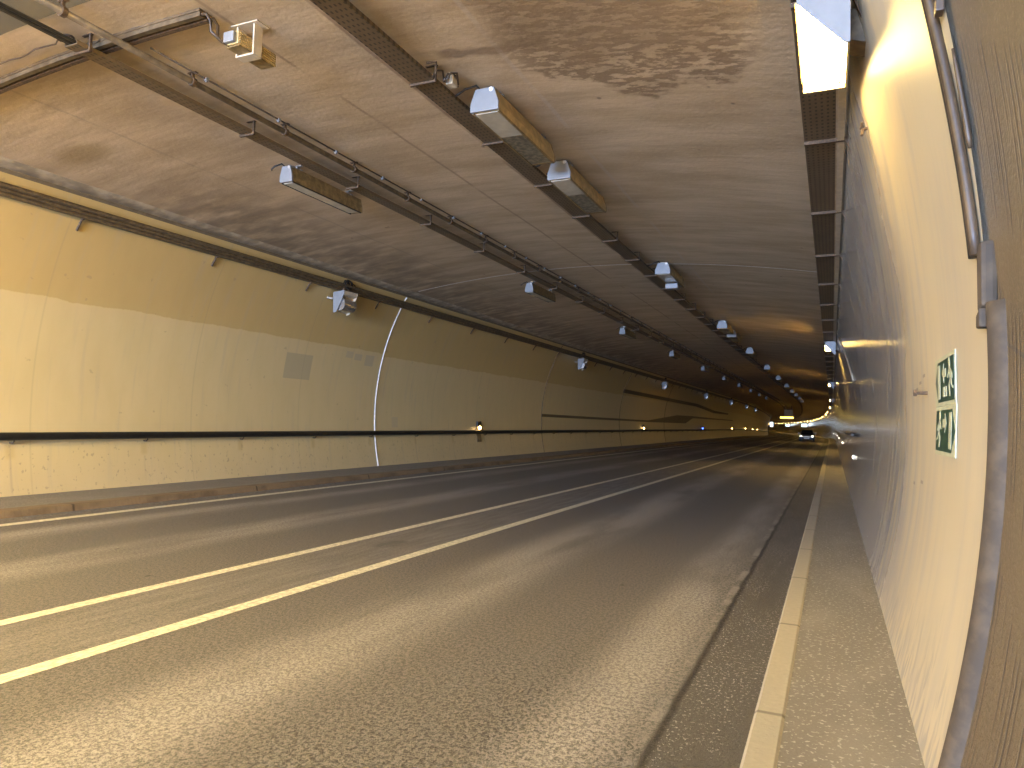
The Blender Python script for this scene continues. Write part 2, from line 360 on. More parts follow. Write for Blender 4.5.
# ------------------------------------------------------------------ the setting
PB = -22.0                       # the open tunnel mouth lies behind the camera
st_all = stations(PB, FAR, 1.0)
def lin(a, b, n): return [a + (b - a) * i / n for i in range(n + 1)]
sweep('floor_road', [(u, -1.72) for u in (-11.56, -9, -6, -3, -.38)], st_all, 'asphalt', kind='structure')
zl = lin(-1.75, 5.15, 36)
sweep('wall_left', [(lx(z), z) for z in zl], st_all, 'lwall', 'z', kind='structure')
zr = lin(-1.75, 4.1, 34)
st_r = [3.74] + [s for s in stations(4.0, FAR, .5)]
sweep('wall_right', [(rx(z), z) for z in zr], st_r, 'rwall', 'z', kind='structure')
xc = lin(-13.0, .6, 30)
sweep('ceiling', [(x, cz(x)) for x in xc], [5.1] + stations(6, FAR, 1.0), 'ceil', kind='structure')
# mouth section: board-marked concrete on the walkway side, a higher dark soffit above
zp = lin(-1.75, 5.2, 40)
sweep('wall_mouth', [(rx(min(z, 3.9)) + .025, z) for z in zp], lin(PB, 4.2, 40), 'portal', 'z', kind='structure')
sweep('ceiling_mouth', [(x, cz(x) + .75) for x in lin(-13.2, 1.2, 10)], lin(PB, 5.1, 6), 'soot', kind='structure')
b = MB(); R = [[b.b.verts.new((x, y_, cz(x) + CH + d)) for y_, d in ((5.1, -.002), (5.1, .85), (5.3, .85), (5.3, .01))] for x in lin(-13, 1, 24)]
for A, B in zip(R, R[1:]):
    for k in range(3): b.b.faces.new((A[k], A[k + 1], B[k + 1], B[k]))
b.build('wall_ceiling_step', 'soot')['kind'] = 'structure'
b = MB()
e0, e1 = W(-14, FAR - .5, 0), W(1.5, FAR - .5, 0)
vs = [b.b.verts.new((p.x, p.y, p.z + dz)) for p, dz in ((e0, -2), (e1, -2), (e1, 6), (e0, 6))]; b.b.faces.new(vs)
b.build('wall_end_cap', 'soot')['kind'] = 'structure'  # unseen cap added to shut out sky light at the far end
# walkways and kerbs
sweep('floor_walkway_right', [(-.232, -1.602), (.1, -1.6), (.45, -1.595)], st_all, 'walk', kind='structure')
sweep('kerb_right', [(-.395, -1.73), (-.39, -1.605), (-.375, -1.592), (-.245, -1.592), (-.23, -1.602), (-.23, -1.64)], stations(PB, FAR, .5), 'kerb_r', kind='structure', smooth=False)
sweep('floor_walkway_left', [(-13.5, -1.612), (-12.5, -1.615), (-11.84, -1.617)], st_all, 'walk', kind='structure')
sweep('kerb_left', [(-11.85, -1.63), (-11.84, -1.607), (-11.60, -1.605), (-11.57, -1.62), (-11.545, -1.73)], stations(PB, FAR, .5), 'kerb_l', kind='structure', smooth=False)
for nm, uc, hw in (('road_marking_edge', -10.9, .10), ('road_marking_centre', -6.0, .075), ('road_marking_centre_line', -4.766, .08)):
    sweep(nm, [(uc - hw, -1.716), (uc + hw, -1.716)], stations(PB, FAR, 1.0), 'line', kind='structure')
# cove strip where the ceiling meets the handrail-side wall, with its dark gap
sweep('trim_1', [(lx(3.93) - .05, 3.90), (lx(3.93) + .05, 3.93), (-12.24, cz(-12.24) - .03), (-12.2, cz(-12.2) + .02)], stations(PB, FAR, 1.0), 'cove', kind='structure')
sweep('trim_2', [(lx(3.85) + .004, 3.85), (lx(3.91) + .018, 3.905)], stations(PB, FAR, 1.0), 'jointd', kind='structure')
# ring joints
def ring(name, s, w, walls, ceils, mat, matc):
    if walls:
        prof = [(lx(z), z) for z in lin(-1.6, 3.84, 40)]
        b = MB(); L = []
        for (u, z) in prof:
            nx, nz_ = -6.487 - u, .101 - z; l = math.hypot(nx, nz_)
            L.append((W(u - nx / l * .01, s - w / 2, z - nz_ / l * .01), W(u + nx / l * .022, s, z + nz_ / l * .022), W(u - nx / l * .01, s + w / 2, z - nz_ / l * .01)))
        R = [[b.b.verts.new(p) for p in q] for q in L]
        for A, B in zip(R, R[1:]):
            for k in (0, 1): b.b.faces.new((A[k], A[k + 1], B[k + 1], B[k]))
        b.build(name, mat, smooth=False)['kind'] = 'structure'
    if ceils:
        b = MB(); R = [[b.b.verts.new(W(x, s + d, cz(x) - .004)) for d in (-.034, .034)] for x in lin(ceils[0], ceils[1], 30)]
        for A, B in zip(R, R[1:]): b.b.faces.new((A[0], A[1], B[1], B[0]))
        b.build(name + '_ceiling', matc)['kind'] = 'structure'
ring('trim_3', 19.63, .09, True, (-12.1, -.3), 'joint', 'joint')
ring('trim_4', 34.35, .06, True, (-12.1, -.3), 'jointd', 'cove')
ring('trim_5', 49.1, .06, True, None, 'jointd', 'cove')
ring('trim_6', 63.8, .06, True, None, 'jointd', 'cove')

# ------------------------------------------------------------------ cable runs under the ceiling
def rel(pts, o): return [Vector(p) - o for p in pts]
def run_tube(name, u, z, a, b, r, mat, parent=None, off=None, n=8, jig=0.0):
    pts = []
    for s in stations(a, b, .7 if jig else 3.0):
        pts.append(W(u + random.uniform(-jig, jig), s, (z(u) if callable(z) else z) + random.uniform(-jig, jig)) - (off or Vector()))
    return MB().tube(pts, r, n).build(name, mat, parent, smooth=True)
TEND = 330
def ceiling_tray(label, u0, u1, z, a, hang0, pitch, group):
    o = W((u0 + u1) / 2, a, z)
    t = thing('cable_tray', label, 'cable tray', o, 0, group)
    sweep('channel', [(u0, z + .05), (u0, z), (u1, z), (u1, z + .05), (u1 - .012, z + .05), (u1 - .012, z + .012), (u0 + .012, z + .012), (u0 + .012, z + .05)],
          stations(a, TEND, 2.0), 'tray', parent=t, off=o, closed=True)
    for du, r in ((.05, .02), (.10, .026), (.16, .02)):
        run_tube('cable', u0 + du, z + .04, a - 2.0, TEND, r, 'cable', t, o, 6, .006)
    first = None
    s = hang0
    while s < 125:
        um = (u0 + u1) / 2
        if first is None:
            b = MB(); top = cz(u1) - z; w = (u1 - u0) / 2
            b.box(-w - .03, w + .03, -.018, .018, -.03, -.002)
            b.box(w + .005, w + .03, -.015, .015, -.03, top); b.box(-.12 + w, w + .04, -.02, .02, top - .012, top)
            first = h = b.build('hanger', 'rust', t)
        else:
            h = first.copy(); C.objects.link(h); h.parent = t
        h.location = W(um, s, z) - o; h.rotation_euler = (0, 0, th(s)); s += pitch
    return t
ceiling_tray('perforated cable tray above the centre lines, beside the row of paired lamps', -4.92, -4.60, 4.24, 4.9, 5.56, 2.1, 'ceiling cable trays')
ceiling_tray('perforated cable tray above the far lane, beside the row of slim lamps', -8.31, -8.09, 4.25, 5.4, 5.55, 2.65, 'ceiling cable trays')
# steel conduit pipe with clamps
o = W(-7.7, 4.2, 4.335)
t = thing('conduit_pipe', 'long brown conduit pipe clamped under the ceiling over the far lane', 'pipe', o)
run_tube('pipe', -7.7, 4.315, 4.2, TEND, .042, 'steel', t, o, 10)
f = None
for k in range(70):
    s = 4.96 + 1.75 * k
    if f is None:
        b = MB(); b.tube([(0, -.03, 0), (0, .03, 0)], .06, 10); b.box(-.014, .014, -.02, .02, .05, .13); b.box(-.07, .07, -.025, .025, .112, .124); f = h = b.build('clamp', 'rust', t)
    else: h = f.copy(); C.objects.link(h); h.parent = t
    h.location = W(-7.7, s, 4.315) - o; h.rotation_euler = (0, 0, th(s))
# thin cable with pale clips
o = W(-7.62, 5.2, 4.40)
t = thing('thin_cable', 'thin cable with white clips on the ceiling beside the conduit pipe', 'cable', o)
run_tube('cable', -7.62, 4.405, 6.0, TEND, .013, 'bcable', t, o, 6)
f = None
for k in range(90):
    s = 6.86 + 1.37 * k
    if f is None:
        b = MB(); b.box(-.028, .028, -.025, .025, -.03, .01); b.tube([(0, -.012, -.03), (0, .012, -.03)], .018, 8); f = h = b.build('clip', 'white', t)
    else: h = f.copy(); C.objects.link(h); h.parent = t
    h.location = W(-7.62, s, 4.41) - o; h.rotation_euler = (0, 0, th(s))
# cross conduit
o = W(-8.2, 5.74, 4.3)
t = thing('conduit_channel', 'flat steel conduit channel running across the ceiling to the boxed sensor', 'conduit', o)
def cross(name, s0, s1, dz0, dz1, mat):
    b = MB(); n = 14; xs = lin(-11.2, -6.45, n)
    R = [[b.b.verts.new(W(x, s, cz(x) - d) - o) for s, d in ((s0, dz0), (s1, dz0), (s1, dz1), (s0, dz1))] for x in xs]
    for A, B in zip(R, R[1:]):
        for k in range(4): b.b.faces.new((A[k], A[(k + 1) % 4], B[(k + 1) % 4], B[k]))
    b.b.faces.new(R[0]); b.b.faces.new(R[-1][::-1]); return b.build(name, mat, t)
cross('channel', 5.66, 5.84, .006, .035, 'steel'); cross('pipe', 5.67, 5.73, .035, .09, 'steel'); cross('pipe', 5.77, 5.83, .035, .09, 'rust')
for sy, ln in ((5.70, .16), (5.80, .28)):
    MB().tube([W(-6.46, sy, cz(-6.46) - .06) - o, W(-6.38, sy, cz(-6.4) - .07) - o, W(-6.33, sy + .02, 4.33) - o, W(-6.34, sy + .03, 4.24 - ln * .1) - o, W(-6.30, 5.86, 4.16) - o, W(-6.26, 5.93, 4.14) - o], .018, 8).build('cable_loop', 'bcable', t, smooth=True)
# boxed sensor with strap
o = W(-6.2, 5.9, 4.13)
t = thing('sensor_unit', 'yellowed boxed sensor strapped to the ceiling at the end of the conduit channel', 'sensor', o)
b = MB(); b.box(-.10, .10, 0, .60, 0, .15); b.build('housing', 'ochre', t, bevel=.01)
b = MB(); b.box(-.075, .075, -.05, .0, .01, .13); b.build('end_cap', 'white', t, bevel=.012)
b = MB()
for k in range(5): b.box(.10, .112, .02, .58, .012 + k * .028, .022 + k * .028)
b.build('cooling_fins', 'ochre', t)
b = MB(); b.box(.112, .135, .2, .33, -.02, .34); b.box(-.135, -.112, .2, .33, -.02, .34); b.box(-.135, .135, .2, .33, -.035, -.015); b.box(-.2, .2, .17, .36, .328, .342)
b.build('strap', 'trunk', t, bevel=.004)
b = MB(); b.box(-.095, .095, .03, .57, -.012, 0); b.build('cover_plate', 'ochred', t)
# loose wire near the mouth
pts = [W(x, 5.46 + .02 * math.sin(i * 1.7), cz(x) - .03) for i, x in enumerate(lin(-10.6, -8.6, 12))]
pts += [W(-8.35 + .12 * math.cos(a), 5.43 + .07 * math.sin(a), cz(-8.35) - .03 - .002 * a) for a in lin(3.3, 14, 22)]
tag(MB().tube(pts, .009, 6).build('loose_wire', 'bcable', smooth=True), 'thin loose wire curling on the ceiling beside the conduit channel', 'wire')

# ------------------------------------------------------------------ lit lamps along the walkway-side wall
o = W(-.15, 4.4, 3.5)
t = thing('cable_tray', 'wide perforated brown tray carrying the lit lamps along the walkway side', 'cable tray', o)
sweep('channel', [(-.33, 3.57), (-.33, 3.5), (.02, 3.5), (.02, 3.57), (.008, 3.57), (.008, 3.512), (-.318, 3.512), (-.318, 3.57)], stations(-12, FAR - 2, 2.0), 'tray', parent=t, off=o, closed=True)
f = None
for k in range(60):
    s = 6.2 + 3.15 * k
    if f is None:
        b = MB(); b.box(-.18, .28, -.022, .022, -.045, -.004); b.prism([(.28, -.045), (.28, -.004), (.31, -.03), (.395, -.26), (.365, -.27)], 'y', -.022, .022)
        f = h = b.build('cross_bracket', 'rust', t)
    else: h = f.copy(); C.objects.link(h); h.parent = t
    h.location = W(-.15, s, 3.5) - o; h.rotation_euler = (0, 0, th(s))
tag(sweep('trunking', [(.04, 3.46), (.115, 3.46), (.115, 3.56), (.04, 3.56)], stations(-12, FAR - 2, 2.0), 'trunk', closed=True),
    'beige cable trunking between the lamp tray and the walkway-side wall', 'trunking')
LAMP_S = [5.84, 31, 58, 90, 121, 148, 164, 187, 204, 221, 241, 259, 277, 293, 311, 327, 345, 361, 376, 393, 411, 428, 444, 460, 478]
def make_lamp():
    t = thing('tunnel_lamp', '', 'lamp', (0, 0, 0))
    MB().prism([(-.27, 0), (.11, 0), (.11, .115), (.04, .14), (-.2, .14), (-.27, .115)], 'y', .016, 1.45).build('housing', 'trunk', t)
    MB().prism([(-.27, -.005), (.075, -.38), (.11, -.38), (.11, .12), (.04, .145), (-.2, .145), (-.27, .12)], 'y', 0, .016).build('end_plate', 'white', t)
    MB().prism([(.016, -.38), (.016, .0), (1.45, .0), (1.45, -.1)], 'x', .092, .108).build('side_shade', 'trunk', t)
    MB().prism([(-.262, -.001), (-.262, -.06), (-.22, -.07), (.085, -.07), (.085, -.001)], 'y', .03, 1.42).build('lens', 'lamp', t)
    b = MB(); b.box(-.27, .108, 1.43, 1.45, -.10, 0); b.build('end_plate', 'trunk', t)
    b = MB(); b.box(-.285, -.264, .016, 1.45, -.008, .01); b.box(.03, .055, 1.34, 1.37, -.085, -.062); b.build('frame', 'ochre', t)
    b = MB(); b.prism([(.11, -.14), (.11, .12), (.17, .1), (.30, -.12), (.29, -.2)], 'y', .45, .72); b.build('wall_arm', 'steel', t)
    return t
lamp0 = make_lamp()
extra = [(-4.2, 1.2), (-8.7, 1.2), (-4.2, -5.0), (-8.7, -5.0), (-4.2, -11.5), (-8.7, -11.5)]
for i, s in enumerate(LAMP_S):
    l = lamp0 if i == 0 else copy_tree(lamp0)
    if i:
        for c in l.children:
            if c.name.startswith('lens'): c.material_slots[0].link = 'OBJECT'; c.material_slots[0].material = M['lamp_far']
    move(l, 0, s, 3.30); l['group'] = 'lit lamps along the walkway-side wall'
    l['label'] = ('big glaring sodium lamp at the tunnel mouth, above the walkway and escape signs' if i == 0 else
                  'lit lamp with bluish white end plate, %s of the glowing row after the big lamp' % ORD[i - 1] if i < 4 else
                  'small glowing lamp dot in the curving far row, %s after the big lamp' % ORD[i - 1])
R30 = math.radians(25)
def make_added_lamp():  # unseen lamps added outside the view to warm near walls and road
    t = thing('ceiling_lamp', '', 'lamp', (0, 0, 0))
    MB().prism([(-.19, 0), (.19, 0), (.14, .26), (-.14, .26)], 'y', 0, 2.1).build('housing', 'ochre', t)
    MB().prism([(-.2, 0), (.2, 0), (.15, -.09), (-.15, -.09)], 'y', .02, 2.08).build('lens', 'lamp_added', t)
    for y in (.3, 1.8): MB().box(-.025, .025, y - .025, y + .025, .26, 1.45).build('hanger', 'galv', t)
    return t
ml0 = make_added_lamp()
for i, (u, s) in enumerate(extra):
    l = ml0 if i == 0 else copy_tree(ml0)
    move(l, u, s, 3.75); l.rotation_euler = (0, R30, 0); l['group'] = 'unseen lamps added for warm light'
    l['label'] = 'unseen lamp added for warm light over the %s, %s back' % (('centre lines', 'far lane')[i % 2], ORD[i // 2])

# ------------------------------------------------------------------ unlit ceiling luminaires
def make_ceiling_lamp(w, L, hz, mats, glass, gap):
    t = thing('ceiling_lamp', '', 'lamp', (0, 0, 0)); hw = w / 2; tw = hw * .66
    tr = [(-hw, 0), (hw, 0), (hw, hz * .35), (tw, hz), (-tw, hz), (-hw, hz * .35)]
    MB().prism(tr, 'y', .03, L - .03).build('housing', mats[0], t)
    k = 1.05
    MB().prism([(x * k, z * k - .012) for x, z in tr], 'y', -.012, .03).build('end_cap', 'white', t, bevel=.008)
    MB().prism([(x * 1.03, z * 1.02 - .005) for x, z in tr], 'y', L - .03, L).build('end_cap', mats[1], t)
    MB().box(-hw * .86, hw * .86, .07, glass, -.016, 0).build('glass_panel', 'glass', t)
    if glass < L - .2:
        b = MB(); b.box(-hw * .86, hw * .86, glass + .02, L - .07, -.01, .0)
        b.build('louvre_panel', 'louvre', t)
    b = MB(); b.box(-hw, -hw * .87, .03, L - .03, -.022, 0); b.box(hw * .87, hw, .03, L - .03, -.022, 0); b.build('frame', mats[2], t)
    for y in (.28, L - .3):
        b = MB(); b.box(-.02, .02, y - .03, y + .03, hz - .01, hz + gap); b.box(-.11, .11, y - .035, y + .035, hz + gap - .012, hz + gap); b.box(-tw - .02, tw + .02, y - .03, y + .03, hz, hz + .014)
        b.build('mounting_bracket', 'galv', t)
    pts = [(-hw * .4, .02, hz), (-hw * .5, -.05, hz + .03), (-hw * 1.2, -.12, hz * .9), (-hw * 1.6, -.14, hz * .7), (-hw * 2.0, -.08, hz * .75)]
    MB().tube(pts, .014, 6).build('supply_cable', 'cable', t, smooth=True)
    b = MB(); b.tube([(hw * .5, -.02, hz * .9), (hw * .5, .12, hz * 1.02)], .03, 8); b.build('cable_gland', 'galv', t)
    return t
mid0 = make_ceiling_lamp(.39, 2.12, .29, ('ochre', 'ochred', 'ochred'), .9, .07)
slim0 = make_ceiling_lamp(.26, 2.05, .27, ('ochred', 'ochred', 'black'), 1.95, .09)
for i, s in enumerate([8.29, 11.12, 19.2, 30.7, 33.8, 41.7, 53.4, 65, 77, 88, 98, 110, 121]):
    l = mid0 if i == 0 else copy_tree(mid0)
    u = -4.2; move(l, u, s, 4.055); l['group'] = 'unlit lamps over the centre lines'
    l['label'] = 'unlit lamp with white end cap over the centre lines, %s from the mouth' % ORD[i]
    if i == 2:
        b = MB(); b.box(-.2, .15, 1.3, 1.6, -.17, -.03); b.build('ballast_box', 'white', l, bevel=.01)
for i, s in enumerate([9.66, 20.7, 31.7, 42.7, 54, 65.3, 76.5, 88, 99, 110]):
    l = slim0 if i == 0 else copy_tree(slim0)
    move(l, -8.72, s, 4.04); l['group'] = 'slim unlit lamps over the far lane'
    l['label'] = 'slim unlit lamp with white end cap over the far lane, %s from the mouth' % ORD[i]
# cable tangle by the first lamp
o = W(-4.55, 7.55, 4.3)
t = thing('cable_junction', 'tangle of cable ends, hook and small box on the tray before the first paired lamp', 'junction box', o)
b = MB(); b.box(.02, .12, .28, .42, -.05, .1); b.build('box', 'trunk', t, bevel=.01)
b = MB(); b.tube([(.05, -.02, -.06), (.05, -.02, .095), (-.08, -.04, .10)], .012, 6); b.build('hook', 'rust', t)
for k in range(5):
    x = random.uniform(-.05, .1); y = random.uniform(0, .3)
    MB().tube([(x, y, -.05), (x + .03, y + .05, .06), (x + .08, y + .12, .08), (x + .05, y + .22, -.02)], .013, 6).build('cable_end', 'bcable', t, smooth=True)

# ------------------------------------------------------------------ handrail side: wall tray, floodlights, handrail, guide lights
o = W(lx(3.6), 4.0, 3.6)
t = thing('wall_cable_tray', 'dark cable tray high along the cream wall below the ceiling edge', 'cable tray', o)
sweep('channel', [(lx(3.5) + .01, 3.5), (lx(3.5) + .15, 3.49), (lx(3.7) + .13, 3.68), (lx(3.7) + .01, 3.69)], stations(-10, FAR - 4, 2.0), 'steel', parent=t, off=o, closed=True)
for dz, r in ((.13, .03), (.06, .025), (.0, .028)):
    run_tube('cable', lx(3.5 + dz) + .165, 3.5 + dz, -10, 300, r, 'trayc', t, o, 6, .004)
f = None
for k in range(45):
    s = 2.38 + 3.19 * k
    if f is None:
        b = MB(); p = Vector((lx(3.6), 0, 3.6))
        b.tube([Vector((lx(3.5) + .12, 0, 3.5)) - p, Vector((lx(3.47) + .05, 0, 3.47)) - p, Vector((lx(3.28) + .025, 0, 3.28)) - p], .022, 6)
        f = h = b.build('wall_bracket', 'rust', t)
    else: h = f.copy(); C.objects.link(h); h.parent = t
    h.location = W(lx(3.6), s, 3.6) - o; h.rotation_euler = (0, 0, th(s))
def make_flood():
    t = thing('floodlight', '', 'floodlight', (0, 0, 0))
    MB().prism([(-.12, .06), (.25, .1), (.26, .02), (.0, -.50), (-.10, -.52)], 'y', -.30, -.27).build('end_plate', 'white', t, bevel=.006)
    MB().prism([(-.12, .05), (.25, .09), (.25, -.02), (.10, -.06), (-.06, -.46), (-.1, -.48)], 'y', -.27, .3).build('housing', 'trunk', t)
    MB().tube([(.07, -.25, -.27), (.07, .28, -.27)], .19, 16).build('reflector', 'silver', t, smooth=False)
    b = MB(); b.prism([(-.12, .06), (.25, .1), (.26, .02), (.0, -.50), (-.10, -.52)], 'y', .3, .32); b.build('end_plate', 'trunk', t)
    b = MB(); b.tube([(-.13, -.29, -.12), (-.24, -.34, -.10)], .035, 8); b.sphere((-.26, -.35, -.09), .05); b.build('knob', 'galv', t)
    b = MB(); b.box(-.05, .1, -.1, -.04, .06, .22); b.box(-.05, .1, .1, .16, .06, .22); b.build('hanger', 'rust', t)
    for k, (r, dx) in enumerate(((.11, 0), (.13, .05), (.10, -.04), (.12, .02))):
        pts = [(dx + .06 + .02 * math.sin(3 * a), .02 + k * .05 + r * math.cos(a), .32 + r * math.sin(a)) for a in lin(0, 2 * PI, 14)]
        MB().tube(pts, .02, 6).build('cable_coil', 'cable', t, smooth=True)
    MB().tube([(.03, .42 + .1 * math.cos(a), .26 + .13 * math.sin(a)) for a in lin(-.4, 3.6, 12)], .013, 6).build('cable_loop', 'bcable', t, smooth=True)
    return t
fl0 = make_flood()
for i, s in enumerate([16.45, 37.6, 59, 80.3, 101.7, 122, 140]):
    l = fl0 if i == 0 else copy_tree(fl0)
    move(l, -12.60, s, 3.36); l['group'] = 'floodlights hung from the wall tray'
    l['label'] = 'white floodlight with silver reflector under the wall tray, %s from the mouth' % ORD[i]
o = W(lx(-.545), 3.0, -.545)
t = thing('handrail', 'black handrail pipe along the cream wall above the far walkway', 'handrail', o)
hu = lx(-.545) + .13
run_tube('pipe', hu, -.545, -10, FAR - 4, .075, 'black', t, o, 10)
f = None
for k in range(50):
    s = 5.48 + 2.77 * k
    if f is None:
        b = MB(); b.tube([(.005, 0, -.12), (.09, 0, -.125), (.13, 0, -.09), (.13, 0, -.05)], .016, 6); b.box(-.012, .008, -.05, .05, -.16, -.07); f = h = b.build('bracket', 'rust', t)
    else: h = f.copy(); C.objects.link(h); h.parent = t
    h.location = W(lx(-.545), s, -.545) - o; h.rotation_euler = (0, 0, th(s))
def make_guide(lens, plate):
    t = thing('guide_light', '', 'light', (0, 0, 0))
    MB().box(0, .07, -.16, .16, -.02, .2).build('housing', 'cable', t, bevel=.01)
    b = MB(); b.sphere((.075, .02, -.07), .075, .7, 1, 1); b.build('lens', lens, t, smooth=True)
    b = MB(); b.box(0, .02, -.14, .14, -.16, -.02); b.build('base', 'rust', t)
    if plate: MB().prism([(.01, -.23), (.03, -.23), (.1, -.66), (.08, -.66)], 'y', -.2, .2).build('number_plate', 'ochred', t)
    return t
ga, gb, gc = make_guide('amber', True), make_guide('amber', False), make_guide('blue', False)
for i, s in enumerate([27.1, 56, 84.2, 111, 131, 147, 160]):
    if i == 0: l = ga
    elif i == 1: l = gb
    elif i == 2: l = gc
    else: l = copy_tree(gb)
    move(l, lx(-.3) + .012, s, -.30); l['group'] = 'guide lights above the handrail'
    l['label'] = ('small amber guide light with a brown plate below the handrail' if i == 0 else 'blue guide light glowing above the handrail on the cream wall' if i == 2 else
                  'small amber guide light above the handrail, %s from the mouth' % ORD[i])
def stripe(name, top, bot, label, mat):
    st = sorted(set(stations(top[0][0], top[-1][0], 1.0) + [p[0] for p in top + bot]))
    def prof(s):
        a = float(np.interp(s, [p[0] for p in bot], [p[1] for p in bot])); c = float(np.interp(s, [p[0] for p in top], [p[1] for p in top]))
        zs = lin(a, c, 5); return [(lx(z) + .012, z) for z in zs] + [(lx(z) - .01, z) for z in zs[::-1]]
    return tag(sweep(name, prof, st, mat, closed=True), label, 'painted stripe')
stripe('wall_stripe', [(48.9, 2.36), (79, 2.27), (92, 1.84), (105.5, 1.74)], [(48.9, 2.1), (78, 1.98), (84, 1.80), (92, 1.52), (105.5, 1.56)], 'dark brown stripe dropping in a slant, upper of two on the cream wall', 'stripe')
stripe('wall_stripe', [(34.4, .35), (57.7, .26), (69.4, .88), (77.5, .92), (112, .86)], [(34.4, .2), (57.7, .13), (74, .13), (78, .7), (112, .76)], 'brown stripe with a wedge-shaped swelling, lower of two on the cream wall', 'stripe2')

# ------------------------------------------------------------------ walkway-side wall details
def sign(name, label, s_a, s_b, z0, z1, to_far, dist):
    """pentagon escape sign on the wall; y runs along the tunnel (far = +)."""
    zc = (z0 + z1) / 2; u = rx(zc); o = W(u - .004, (s_a + s_b) / 2, zc)
    t = thing('escape_sign', label, 'sign', o, 0, 'escape signs on the walkway-side wall')
    w = (s_b - s_a) / 2; h = (z1 - z0) / 2; sg = 1 if to_far else -1
    lean = (rx(z1) - rx(z0)) / (z1 - z0)
    def pr(polys, x0, x1, nm, mat):
        b = MB()
        for P in polys: b.prism([(p[0] * sg, p[1]) for p in P], 'x', x0, x1)
        for v in b.b.verts: v.co.x += lean * v.co.z
        return b.build(nm, mat, t)
    pr([[(-w - .03, -h - .025), (w + .05, -h - .025), (w + .05, h + .025), (-w - .03, h + .025)]], -.006, .0, 'backing', 'pale')
    pr([[(-w, -h), (w - .09, -h), (w + .03, 0), (w - .09, h), (-w, h)]], -.008, -.006, 'panel', 'green')
    def R(a, b_, c, d): return [(a, c), (b_, c), (b_, d), (a, d)]
    pr([R(w - .19, w - .09, -h * .84, h * .84)], -.0095, -.008, 'door_bar', 'pale')
    # arrow pointing to the bar
    a0 = -.05; pr([[(a0 - .02, h * .16), (a0 + .07, h * .16), (a0 + .07, -h * .1), (a0 + .14, h * .36), (a0 + .07, h * .84), (a0 + .07, h * .56), (a0 - .02, h * .56)]], -.0095, -.008, 'arrow', 'pale')
    # running figure
    f = -.24
    hd = [(f + .035 + .035 * math.cos(k * PI / 5), h * .72 + .035 * math.sin(k * PI / 5)) for k in range(10)]
    pr([hd, [(f - .035, h * .0), (f + .02, -h * .05), (f + .06, h * .42), (f + .0, h * .5)], [(f + .03, h * .42), (f + .09, h * .05), (f + .12, h * .1), (f + .06, h * .48)],
        [(f + .0, h * .48), (f - .07, h * .25), (f - .085, h * -.02), (f - .06, h * .0), (f - .045, h * .18), (f + .02, h * .34)],
        [(f - .03, h * .06), (f + .02, h * .0), (f + .075, -h * .3), (f + .04, -h * .82), (f + .01, -h * .8), (f + .03, -h * .34)],
        [(f - .035, h * .05), (f + .0, -h * .02), (f - .03, -h * .4), (f - .11, -h * .5), (f - .11, -h * .38), (f - .055, -h * .32)]], -.0095, -.008, 'running_figure', 'pale')
    if dist: pr([R(-.09, -.02, -h * .78, -h * .3), R(.0, .07, -h * .78, -h * .3)], -.0095, -.008, 'distance_mark', 'pale')
    return t
sign('escape_sign', 'dark green escape sign with two pale squares, upper of the pair', 4.70, 5.46, .185, .44, True, True)
sign('escape_sign', 'dark green escape sign without squares, lower of the pair', 4.70, 5.46, -.12, .134, False, False)
# cables hugging the wall edge, ending in a sleeve, then a rounded seal strip
t = thing('wall_cable', 'pair of dark cables curving down the edge of the yellow-lit wall', 'cable', W(rx(3), 3.9, 3))
o = t.location.copy()
for ds, r, m in ((0, .024, 'bcable'), (.062, .02, 'cable')):
    MB().tube([W(rx(z) - .028, 3.88 + ds - .1 * (1 - min(1, (z - .85) / 1.2)), z) - o for z in lin(3.7, .80, 26)], r, 8).build('cable', m, t, smooth=True)
o = W(rx(.7), 3.7, .7)
t = thing('cable_sleeve', 'grey sleeve where the dark wall cables end beside the concrete', 'sleeve', o)
b = MB(); b.prism([(-.04, -.15), (.05, -.18), (.07, .14), (-.04, .14)], 'x', -.035, .03); b.build('sleeve', 'concrete', t, bevel=.02)
b = MB(); b.prism([(-.03, -.24), (.05, -.24), (.05, -.18), (-.03, -.155)], 'x', -.04, .03); b.build('collar', 'concrete', t, bevel=.01)
pts = [W(rx(z) + .045, 3.61, z) for z in lin(.56, -1.63, 30)]
b = MB(); b.tube(pts, .078, 14); o = b.build('seal_strip', 'concrete', smooth=True)
tag(o, 'rounded grey seal strip between the yellow-lit wall and the board-marked concrete', 'seal')
o = W(rx(1.98), 3.76, 1.98)
t = thing('steel_bracket', 'small rusty bracket at the edge of the concrete, high above the signs', 'bracket', o)
b = MB(); b.box(-.035, .0, -.04, .03, -.045, .035); b.build('plate', 'bcable', t, bevel=.006)
b = MB(); b.tube([(-.02, 0, .05), (-.12, .02, .3)], .012, 6); b.build('rod', 'bcable', t)
b = MB(); b.tube([W(rx(z) - .005, 3.735, z) for z in lin(1.75, 1.28, 10)], [.006, .008, .01, .011, .012, .013, .014, .015, .016, .014, .01], 6)
tag(b.build('steel_strip', 'bcable', smooth=True), 'thin rusty strip peeling off the wall edge beside the dark cables', 'strip')
o = W(rx(.28), 6.05, .28)
t = thing('wall_bolt', 'rusty bolt sticking out of the wall before the escape signs', 'bolt', o)
MB().tube([(.02, 0, 0), (-.07, 0, 0)], .013, 8).build('shank', 'rust', t); MB().tube([(-.07, 0, 0), (-.09, 0, 0)], .026, 6).build('bolt_head', 'rust', t)
o = W(rx(3.6), 8.4, 3.6)
t = thing('anchor_plate', 'two dark anchor stubs high on the pale wall past the big lamp', 'anchor', W(rx(2.95), 7.6, 2.95))
